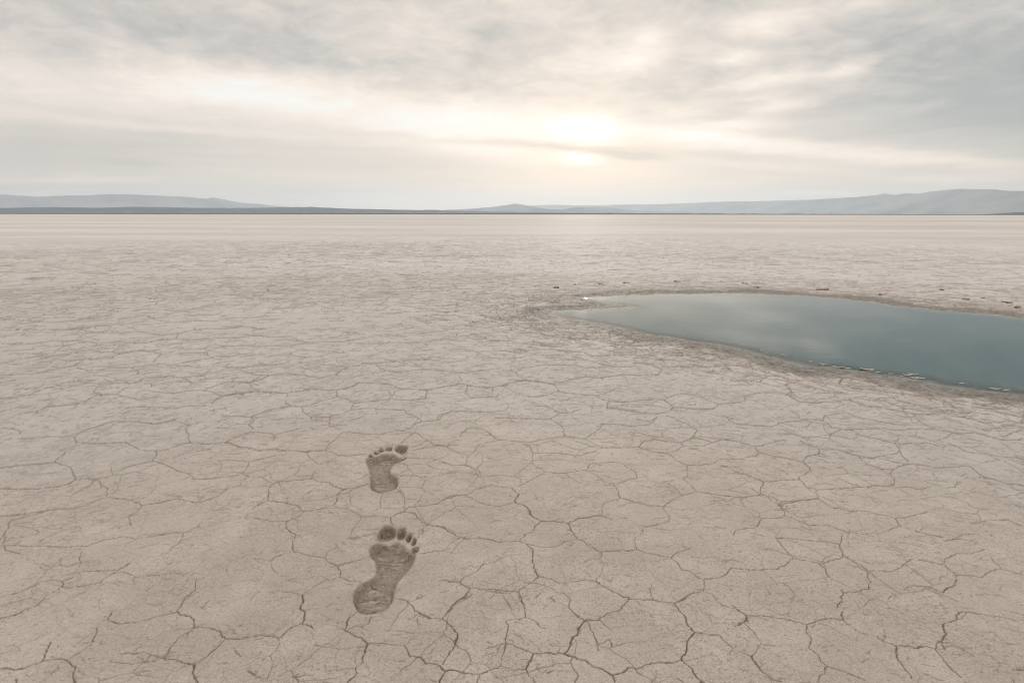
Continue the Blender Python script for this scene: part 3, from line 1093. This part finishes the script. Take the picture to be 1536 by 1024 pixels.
def chip_mesh(name, a, b, t, material, seed, curl=0.0, rough=0.25):
    """a ragged slab: outline of 14 points, three rings, bent and thickened"""
    rs = random.Random(seed)
    n = 14
    rad_ = [1 + rs.uniform(-rough, rough) for _ in range(n)]
    co, qd, tr = [], [], []
    for lev, (f, z) in enumerate(((0.0, 1.0), (0.55, 1.0), (0.92, 0.75), (1.0, 0.0), (0.9, -0.8), (0.5, -1.0), (0.0, -1.0))):
        for k in range(n if f > 0 else 1):
            th = 2 * math.pi * k / n
            xx, yy = a * f * rad_[k] * math.cos(th), b * f * rad_[k] * math.sin(th)
            zz = t * z * (1 + 0.25 * rs.uniform(-1, 1)) + curl * (xx * xx / a + 0.4 * yy * yy / b)
            co.append((xx, yy, zz))
    ring = lambda l, k: 1 + (l - 1) * n + k % n
    for k in range(n):
        tr.append((0, ring(1, k), ring(1, k + 1)))
        tr.append((len(co) - 1, ring(5, k + 1), ring(5, k)))
        for l in range(1, 5):
            qd.append((ring(l, k), ring(l + 1, k), ring(l + 1, k + 1), ring(l, k + 1)))
    return quick_mesh(name, np.array(co), qd, material, tris=tr)


fl = crop((1180, 520), 7.68, [(270, 173), (420, 203), (550, 228), (610, 240), (695, 245), (900, 260), (965, 264), (1050, 295), (1200, 312),
                              (1320, 335), (1390, 325), (1455, 318), (1470, 358)])
fl += crop((1100, 400), 3.523, [(475, 517), (700, 542), (950, 568), (990, 587), (1205, 615), (1440, 650), (1380, 645), (270, 470), (150, 440)])
for k, (u, v) in enumerate(fl):
    x, y = on_ground(u, v, WATER_Z)
    rs = random.Random(100 + k)
    o = chip_mesh('crust_flake', rs.uniform(0.008, 0.022), rs.uniform(0.004, 0.008), 0.0012, M_flake, k, rs.uniform(-0.1, 0.25))
    o.location = (x, y, max(ground_h(x, y), WATER_Z) + rs.uniform(-0.0006, 0.0006))
    o.rotation_euler = (rs.uniform(-0.12, 0.12), rs.uniform(-0.12, 0.12), rs.uniform(-0.7, 0.2))
    tag(o, "small pale salt crust flake lying along the near waterline of the teal pool", 'crust flake', 'pale crust flakes along the near waterline')
cl = crop((1100, 400), 3.523, [(60, 90), (125, 108), (470, 120), (780, 145), (1100, 125), (1320, 165), (1230, 172), (1450, 190), (1500, 212)])
cl += crop((700, 400), 3.657, [(590, 97), (875, 90), (1155, 80), (740, 95), (490, 115)])
for k, (u, v) in enumerate(cl):
    x, y = on_ground(u, v)
    rs = random.Random(300 + k)
    a = rs.uniform(0.015, 0.042)
    o = chip_mesh('mud_clod', a, a * rs.uniform(0.4, 0.7), rs.uniform(0.004, 0.008), M_clod, 50 + k, 0.10, 0.35)
    o.location = (x, y, max(ground_h(x, y), -0.006) + 0.001)
    o.rotation_euler = (rs.uniform(0.0, 0.25), rs.uniform(-0.15, 0.15), rs.uniform(-0.5, 0.5))
    tag(o, 'dark curled mud clod on the cracked flat along the far rim of the pool', 'mud clod', 'dark mud clods along the far rim')

# ------------------------------------------------------------------ far hills
def hill_mat(name, a, b, sc_):
    m, nt, bs = mat(name)
    P = N(nt, 'ShaderNodeTexCoord').outputs['Object']
    nt.links.new(mixc(nt, remap(nt, noise(nt, P, sc_, 5, 0.6), 0.35, 0.65), a, b), bs.inputs['Base Color'])
    bs.inputs['Roughness'].default_value = 0.95
    bs.inputs['Specular IOR Level'].default_value = 0.1
    return m


def dist0(d):
    return (d[0] if isinstance(d, tuple) else d) * 0.01


def ridge(name, prof, dist_, depth_m, material, label, rough=0.05, base_v=322.0):
    """a real ridge: crest line along an arc at its distance, slopes running down on both sides with gullies"""
    us = np.array([p[0] for p in prof], float)
    hv = np.array([p[1] for p in prof], float)
    n = int((us[-1] - us[0]) / 2.5) + 2
    u = np.linspace(us[0], us[-1], n)
    v = np.interp(u, us, hv)
    k = np.array([0.25, 0.5, 0.25])
    vp = np.convolve(np.pad(v, 1, 'edge'), k, 'valid') + 0.35 * fbm(u, u * 0 + dist0(dist_), 0.09, 3, 75)
    crest, azs, ds = [], [], []
    for a, b in zip(u, vp):
        d = ray(a, b)
        dist = np.interp(a, (us[0], us[-1]), dist_) if isinstance(dist_, tuple) else dist_
        ds.append(dist)
        hd = math.hypot(d[0], d[1])
        azs.append(math.atan2(d[0], d[1]))
        crest.append(max(0.0, EYE + dist * d[2] / hd))
    crest = np.array(crest)
    azs = np.array(azs)
    rows = np.linspace(-1, 1, 25)
    co = []
    for t in rows:
        fall = (1 - abs(t)) ** 1.25
        d = np.array(ds) + t * depth_m
        xs, ys = np.sin(azs) * d, np.cos(azs) * d
        s = 1.0 / (depth_m * 0.5)
        g = fbm(xs, ys, 3.0 * s, 4, 71) * 0.30 * (1 - abs(t)) * min(1, abs(t) * 5)
        z = crest * np.clip(fall + g, 0, 1) * (1 + rough * fbm(xs, ys, 6 * s, 3, 72) * (0.4 if abs(t) < 0.05 else 1))
        z = np.where(abs(t) > 0.999, -0.5, z - 0.3)
        co.append(np.stack([xs, ys, z], -1))
    co = np.array(co)
    id_ = np.arange(len(rows) * n).reshape(len(rows), n)
    qd = np.stack([id_[:-1, :-1], id_[:-1, 1:], id_[1:, 1:], id_[1:, :-1]], -1)
    o = quick_mesh(name, co.reshape(-1, 3), qd, material)
    tag(o, label, kind='structure')
    return o


M_low = hill_mat('scrub_hill', (0.040, 0.052, 0.058), (0.070, 0.078, 0.078), 0.004)
M_mtn = hill_mat('bare_mountain', (0.05, 0.05, 0.05), (0.19, 0.175, 0.16), 0.0011)
M_strip = hill_mat('shore_scrub', (0.030, 0.028, 0.020), (0.06, 0.052, 0.036), 0.02)
ridge('shoreline', [(-500, 319.6), (0, 319.8), (300, 319.9), (600, 319.8), (900, 320.0), (1200, 320.8), (1536, 321.8), (2000, 322.0)],
      2400, 120, M_strip, 'thin dark scrub line along the far shore', 0.4)
ridge('low_hills', [(-500, 311), (-200, 313), (0, 312), (81, 310.6), (152, 311.6), (203, 310), (305, 312), (372, 312), (467, 310.2), (491, 311.6), (520, 313),
                    (551, 313.6), (635, 315.3), (642, 314.6), (669, 315.6), (737, 317.3), (838, 318.7), (1020, 320.4), (1050, 321.3)],
      6200, 600, M_low, 'low dark blue hills along the left horizon', 0.05)
ridge('near_rise', [(1420, 322.5), (1483, 320.9), (1517, 319), (1560, 318), (1700, 317), (2000, 318)], 4200, 500, M_low, 'low rise at the foot of the right mountains')
ridge('mountains', [(-500, 300), (-200, 285), (0, 291.6), (20, 292.6), (51, 295), (118, 293), (169, 291), (237, 293.4), (288, 296), (308, 298.2), (320, 296.3),
                    (338, 299.4), (359, 304), (389, 306), (416, 309), (440, 311), (480, 316), (520, 321)],
      16500, 1800, M_mtn, 'pale blue mountains under cloud on the left', 0.04)
ridge('hills', [(640, 321), (669, 314.8), (710, 313), (737, 310.6), (760, 307.5), (771, 305.3), (791, 308.3), (825, 314), (842, 314.3), (856, 312), (866, 310.8), (890, 310.2), (913, 310.6),
                (937, 314.4), (981, 317), (1060, 319.5), (1100, 321)], 11500, 1000, M_mtn, 'faint rounded hills below the sun', 0.03)
ridge('far_mountains', [(760, 314), (791, 308.5), (825, 307), (869, 308), (974, 306.5), (1016, 305.4), (1067, 303), (1101, 302.4), (1168, 301), (1219, 299.5), (1253, 297.5), (1287, 295),
                    (1314, 293), (1326, 290.4), (1341, 292.4), (1363, 290), (1375, 291), (1405, 286), (1422, 285), (1444, 283.2), (1490, 284), (1517, 286.5), (1536, 286),
                    (1700, 280), (2000, 290)], (20500, 7000), 1800, M_mtn, 'hazy blue mountain range along the right horizon', 0.03)

# ------------------------------------------------------------------ air
hz = bpy.data.materials.new('haze')
hz.use_nodes = True
nt = hz.node_tree
nt.nodes.remove(nt.nodes['Principled BSDF'])
pv = nt.nodes.new('ShaderNodeVolumePrincipled')
pv.inputs['Color'].default_value = (0.785, 0.90, 1.0, 1)
pv.inputs['Density'].default_value = 7.0e-5
pv.inputs['Anisotropy'].default_value = 0.55
nt.links.new(pv.outputs[0], nt.nodes['Material Output'].inputs['Volume'])
a, z0, z1 = 25000.0, -1.5, 640.0
bco = [(-a, -a, z0), (a, -a, z0), (a, a, z0), (-a, a, z0), (-a, -a, z1), (a, -a, z1), (a, a, z1), (-a, a, z1)]
bq = [(0, 3, 2, 1), (4, 5, 6, 7), (0, 1, 5, 4), (1, 2, 6, 5), (2, 3, 7, 6), (3, 0, 4, 7)]
haze = quick_mesh('haze', np.array(bco), bq, hz, smooth=False)
tag(haze, kind='stuff')

# ------------------------------------------------------------------ sky
SUN_AZ, SUN_EL = azel(878, 200)
w = bpy.data.worlds.new('World')
sc.world = w
w.use_nodes = True
nt = w.node_tree
L = nt.links.new
bg = nt.nodes['Background']
bg.inputs['Strength'].default_value = 0.1
sky = N(nt, 'ShaderNodeTexSky', sky_type='NISHITA', sun_disc=False, sun_elevation=R(SUN_EL), sun_rotation=R(SUN_AZ))
tc = N(nt, 'ShaderNodeTexCoord').outputs['Generated']
sp = N(nt, 'ShaderNodeSeparateXYZ')
L(tc, sp.inputs[0])
dx, dy, dz = sp.outputs
azn = math_n(nt, 'MULTIPLY', math_n(nt, 'ARCTAN2', dx, dy), 180 / math.pi)
eln = math_n(nt, 'MULTIPLY', math_n(nt, 'ARCSINE', dz), 180 / math.pi)
# a flat cloud deck seen in perspective
dzs = math_n(nt, 'ADD', math_n(nt, 'MAXIMUM', dz, 0.0), 0.16)
cp = N(nt, 'ShaderNodeCombineXYZ')
L(math_n(nt, 'DIVIDE', dx, dzs), cp.inputs[0])
L(math_n(nt, 'DIVIDE', dy, dzs), cp.inputs[1])
deck = cp.outputs[0]
ae = N(nt, 'ShaderNodeCombineXYZ')
L(azn, ae.inputs[0])
L(eln, ae.inputs[1])
# warp of the blob coordinates
wn = N(nt, 'ShaderNodeTexNoise', _Scale=3.4, _Detail=5, _Roughness=0.6)
L(deck, wn.inputs['Vector'])
ws = N(nt, 'ShaderNodeVectorMath', operation='MULTIPLY_ADD')
L(wn.outputs['Color'], ws.inputs[0])
ws.inputs[1].default_value = (4.0, 1.3, 0)
ws.inputs[2].default_value = (-2.0, -0.65, 0)
wa = N(nt, 'ShaderNodeVectorMath', operation='ADD')
L(ae.outputs[0], wa.inputs[0])
L(ws.outputs[0], wa.inputs[1])
warped = wa.outputs[0]


def blob(p1, p2, wpx, vec, ext=1.0):
    a1, a2 = np.array(azel(*p1)), np.array(azel(*p2))
    c = (a1 + a2) / 2
    d = a2 - a1
    ln = max(np.linalg.norm(d) / 2 * ext, 0.05) + wpx / 15.7
    n = nt.nodes.new('ShaderNodeMapping')
    n.vector_type = 'TEXTURE'
    n.inputs['Location'].default_value = (c[0], c[1], 0)
    n.inputs['Rotation'].default_value = (0, 0, math.atan2(d[1], d[0]))
    n.inputs['Scale'].default_value = (ln, wpx / 15.7, 1)
    L(vec, n.inputs['Vector'])
    dt = N(nt, 'ShaderNodeVectorMath', operation='DOT_PRODUCT')
    L(n.outputs[0], dt.inputs[0])
    L(n.outputs[0], dt.inputs[1])
    return math_n(nt, 'EXPONENT', math_n(nt, 'MULTIPLY', dt.outputs['Value'], -1.0))


def up(u, v):
    """the sky direction seen mirrored in still water at this place in the frame"""
    d = ray(u, v) * np.array([1, 1, -1])
    k = d @ FW
    return 768 + FPX * (d @ RT) / k, 512 - FPX * (d @ UP) / k


BL = [
    ((-150, 105), (200, 125), 34, 0.20), ((200, 122), (480, 160), 30, 0.45), ((470, 150), (830, 200), 28, 0.55), ((600, 195), (800, 235), 16, 0.16),
    ((-50, 30), (300, 50), 40, -0.16), ((300, 55), (800, 140), 26, -0.18),
    ((0, 172), (430, 205), 5, 0.16), ((420, 205), (800, 228), 7, 0.16),
    ((-150, 205), (350, 225), 20, -0.16), ((-200, 250), (150, 252), 18, -0.12), ((350, 240), (700, 262), 14, -0.06), ((300, 300), (1000, 306), 10, 0.12),
    ((950, 160), (1600, 212), 34, -0.14), ((1050, 110), (1500, 160), 34, -0.08), ((1330, 40), (1800, 130), 90, -0.34), ((1450, 120), (1800, 190), 50, -0.16),
    ((920, 192), (1230, 222), 11, 0.55), ((1200, 226), (1580, 248), 9, 0.38), ((1050, 243), (1330, 262), 5, 0.16), ((1330, 272), (1560, 262), 6, 0.26), ((1180, 289), (1300, 293), 3, 0.22),
    ((940, 55), (985, 60), 16, 0.34), ((1110, 42), (1200, 28), 16, 0.40), ((1250, 10), (1320, 4), 10, 0.30), ((930, 96), (985, 86), 10, 0.36), ((1080, 90), (1120, 84), 9, 0.32), ((1100, 150), (1160, 147), 4, 0.18),
    ((30, 271), (220, 269), 5, 0.14), ((15, 295), (120, 293), 3, 0.25), ((150, 238), (230, 246), 7, -0.10), ((-60, 284), (230, 282), 6, -0.10),
    ((1100, 250), (1500, 285), 14, -0.08),
    # pale patches added at mirrored directions to brighten the pool's reflection
    (up(1040, 447), up(1135, 451), 7, 0.45), (up(1110, 470), up(1180, 480), 10, 0.42), (up(1185, 515), up(1262, 530), 11, 0.48), (up(1080, 500), up(1150, 512), 10, 0.38), (up(960, 460), up(1040, 470), 8, 0.22), (up(1300, 470), up(1400, 480), 8, 0.14),
]
tot = None
for p1, p2, wpx, amp in BL:
    g = blob(p1, p2, wpx, warped)
    tot = math_n(nt, 'MULTIPLY_ADD', g, amp, tot if tot is not None else 0.40)
# texture of the deck and horizontal streaks low down
n1 = noise(nt, deck, 2.3, 7, 0.58, 0.5)
n2 = noise(nt, deck, 8.5, 6, 0.62, 0.6)
mps = N(nt, 'ShaderNodeMapping')
mps.inputs['Scale'].default_value = (0.055, 0.75, 1)
mps.inputs['Rotation'].default_value = (0, 0, R(4))
L(warped, mps.inputs['Vector'])
n3 = noise(nt, mps.outputs[0], 1.0, 5, 0.6)
up = remap(nt, eln, 4.5, 12.0)
tot = math_n(nt, 'ADD', tot, math_n(nt, 'MULTIPLY', math_n(nt, 'SUBTRACT', n1, 0.5), math_n(nt, 'MULTIPLY', up, 1.0)))
tot = math_n(nt, 'ADD', tot, math_n(nt, 'MULTIPLY', math_n(nt, 'SUBTRACT', n2, 0.5), math_n(nt, 'MULTIPLY', up, 0.46)))
tot = math_n(nt, 'ADD', tot, math_n(nt, 'MULTIPLY', math_n(nt, 'SUBTRACT', n3, 0.5), remap(nt, eln, 2.0, 14.0, 0.50, 0.15)))
tot = math_n(nt, 'ADD', tot, remap(nt, eln, 22.0, 60.0, 0.0, 0.35))
tot = math_n(nt, 'ADD', tot, remap(nt, eln, 9.0, 16.0, 0.0, -0.07))
# the sun's glow through the thin cloud
g1 = blob((780, 200), (980, 200), 130, ae.outputs[0], 0.6)
g2 = blob((845, 192), (910, 197), 16, warped, 0.9)
g3 = blob((845, 240), (895, 240), 6, warped, 1.0)
g3b = blob((848, 232), (870, 232), 5, warped, 1.0)
wisp = blob((640, 206), (960, 226), 5.5, warped)
wisp2 = blob((870, 226), (990, 236), 6, warped)
tot = math_n(nt, 'MULTIPLY_ADD', g1, 0.18, tot)
core = math_n(nt, 'ADD', math_n(nt, 'MULTIPLY', g2, 0.6), math_n(nt, 'ADD', math_n(nt, 'MULTIPLY', g3, 0.45), math_n(nt, 'MULTIPLY', g3b, 0.3)))
veil = math_n(nt, 'SUBTRACT', 1.0, math_n(nt, 'MULTIPLY', math_n(nt, 'MAXIMUM', wisp, wisp2), 0.95), clamp=True)
tot = math_n(nt, 'MULTIPLY_ADD', math_n(nt, 'MAXIMUM', wisp, wisp2), -0.42, tot)
cr = nt.nodes.new('ShaderNodeValToRGB')
el_ = cr.color_ramp.elements


def lin(c):
    return tuple(((q / 255 + 0.055) / 1.055) ** 2.4 if q > 10 else q / 255 / 12.92 for q in c) + (1,)


stops = [(-0.4286, (142, 147, 147)), (0.0, (173, 174, 171)), (0.25, (207, 200, 193)), (0.5, (234, 222, 211)), (0.78, (254, 241, 229)), (1.0, (255, 253, 248))]
stops = [(p * 0.7 + 0.3, c) for p, c in stops]
el_[0].position, el_[0].color = stops[0][0], lin(stops[0][1])
el_[1].position, el_[1].color = stops[-1][0], lin(stops[-1][1])
for p, c in stops[1:-1]:
    e = el_.new(p)
    e.color = lin(c)
L(math_n(nt, 'MULTIPLY_ADD', tot, 0.7, 0.3), cr.inputs[0])
sunc = N(nt, 'ShaderNodeVectorMath', operation='SCALE')
sunc.inputs[0].default_value = (1.0, 0.90, 0.78)
L(math_n(nt, 'MULTIPLY', core, veil), sunc.inputs['Scale'])
cl_ = N(nt, 'ShaderNodeVectorMath', operation='ADD')
L(cr.outputs[0], cl_.inputs[0])
L(sunc.outputs[0], cl_.inputs[1])
clw = N(nt, 'ShaderNodeVectorMath', operation='MULTIPLY')
L(cl_.outputs[0], clw.inputs[0])
zen = N(nt, 'ShaderNodeVectorMath', operation='MULTIPLY')
zen.inputs[1].default_value = (0.90, 0.98, 1.08)
L(cl_.outputs[0], zen.inputs[0])
lowc = mixc(nt, remap(nt, eln, 1.0, 8.0), (1.07, 1.0, 0.91), (1.0, 1.0, 1.0))
L(lowc, clw.inputs[1])
cs = N(nt, 'ShaderNodeVectorMath', operation='SCALE')
L(remap(nt, eln, 20.0, 65.0, 10.0, 20.0), cs.inputs['Scale'])      # overcast zenith, out of view, boosted to brighten the ground
L(mixc(nt, remap(nt, eln, 20.0, 60.0, 0.0, 1.0), clw.outputs[0], zen.outputs[0]), cs.inputs[0])
L(mixc(nt, 0.95, sky.outputs[0], cs.outputs[0]), bg.inputs['Color'])

sl = bpy.data.lights.new('sun', 'SUN')
sl.energy = 0.55
sl.angle = R(1.2)
sl.color = (1.0, 0.93, 0.84)
so = bpy.data.objects.new('sun', sl)
C.objects.link(so)
sd_ = Vector((math.sin(R(SUN_AZ)) * math.cos(R(SUN_EL)), math.cos(R(SUN_AZ)) * math.cos(R(SUN_EL)), math.sin(R(SUN_EL))))
so.rotation_euler = sd_.to_track_quat('Z', 'Y').to_euler()
so.location = sd_ * 50

sc.view_settings.view_transform = 'Standard'
sc.view_settings.look = 'None'
sc.view_settings.gamma = 1
sc.view_settings.exposure = 0.05
sc.cycles.volume_bounces = 1
sc.cycles.max_bounces = 6
sc.cycles.use_denoising = True
sc.cycles.filter_width = 1.05
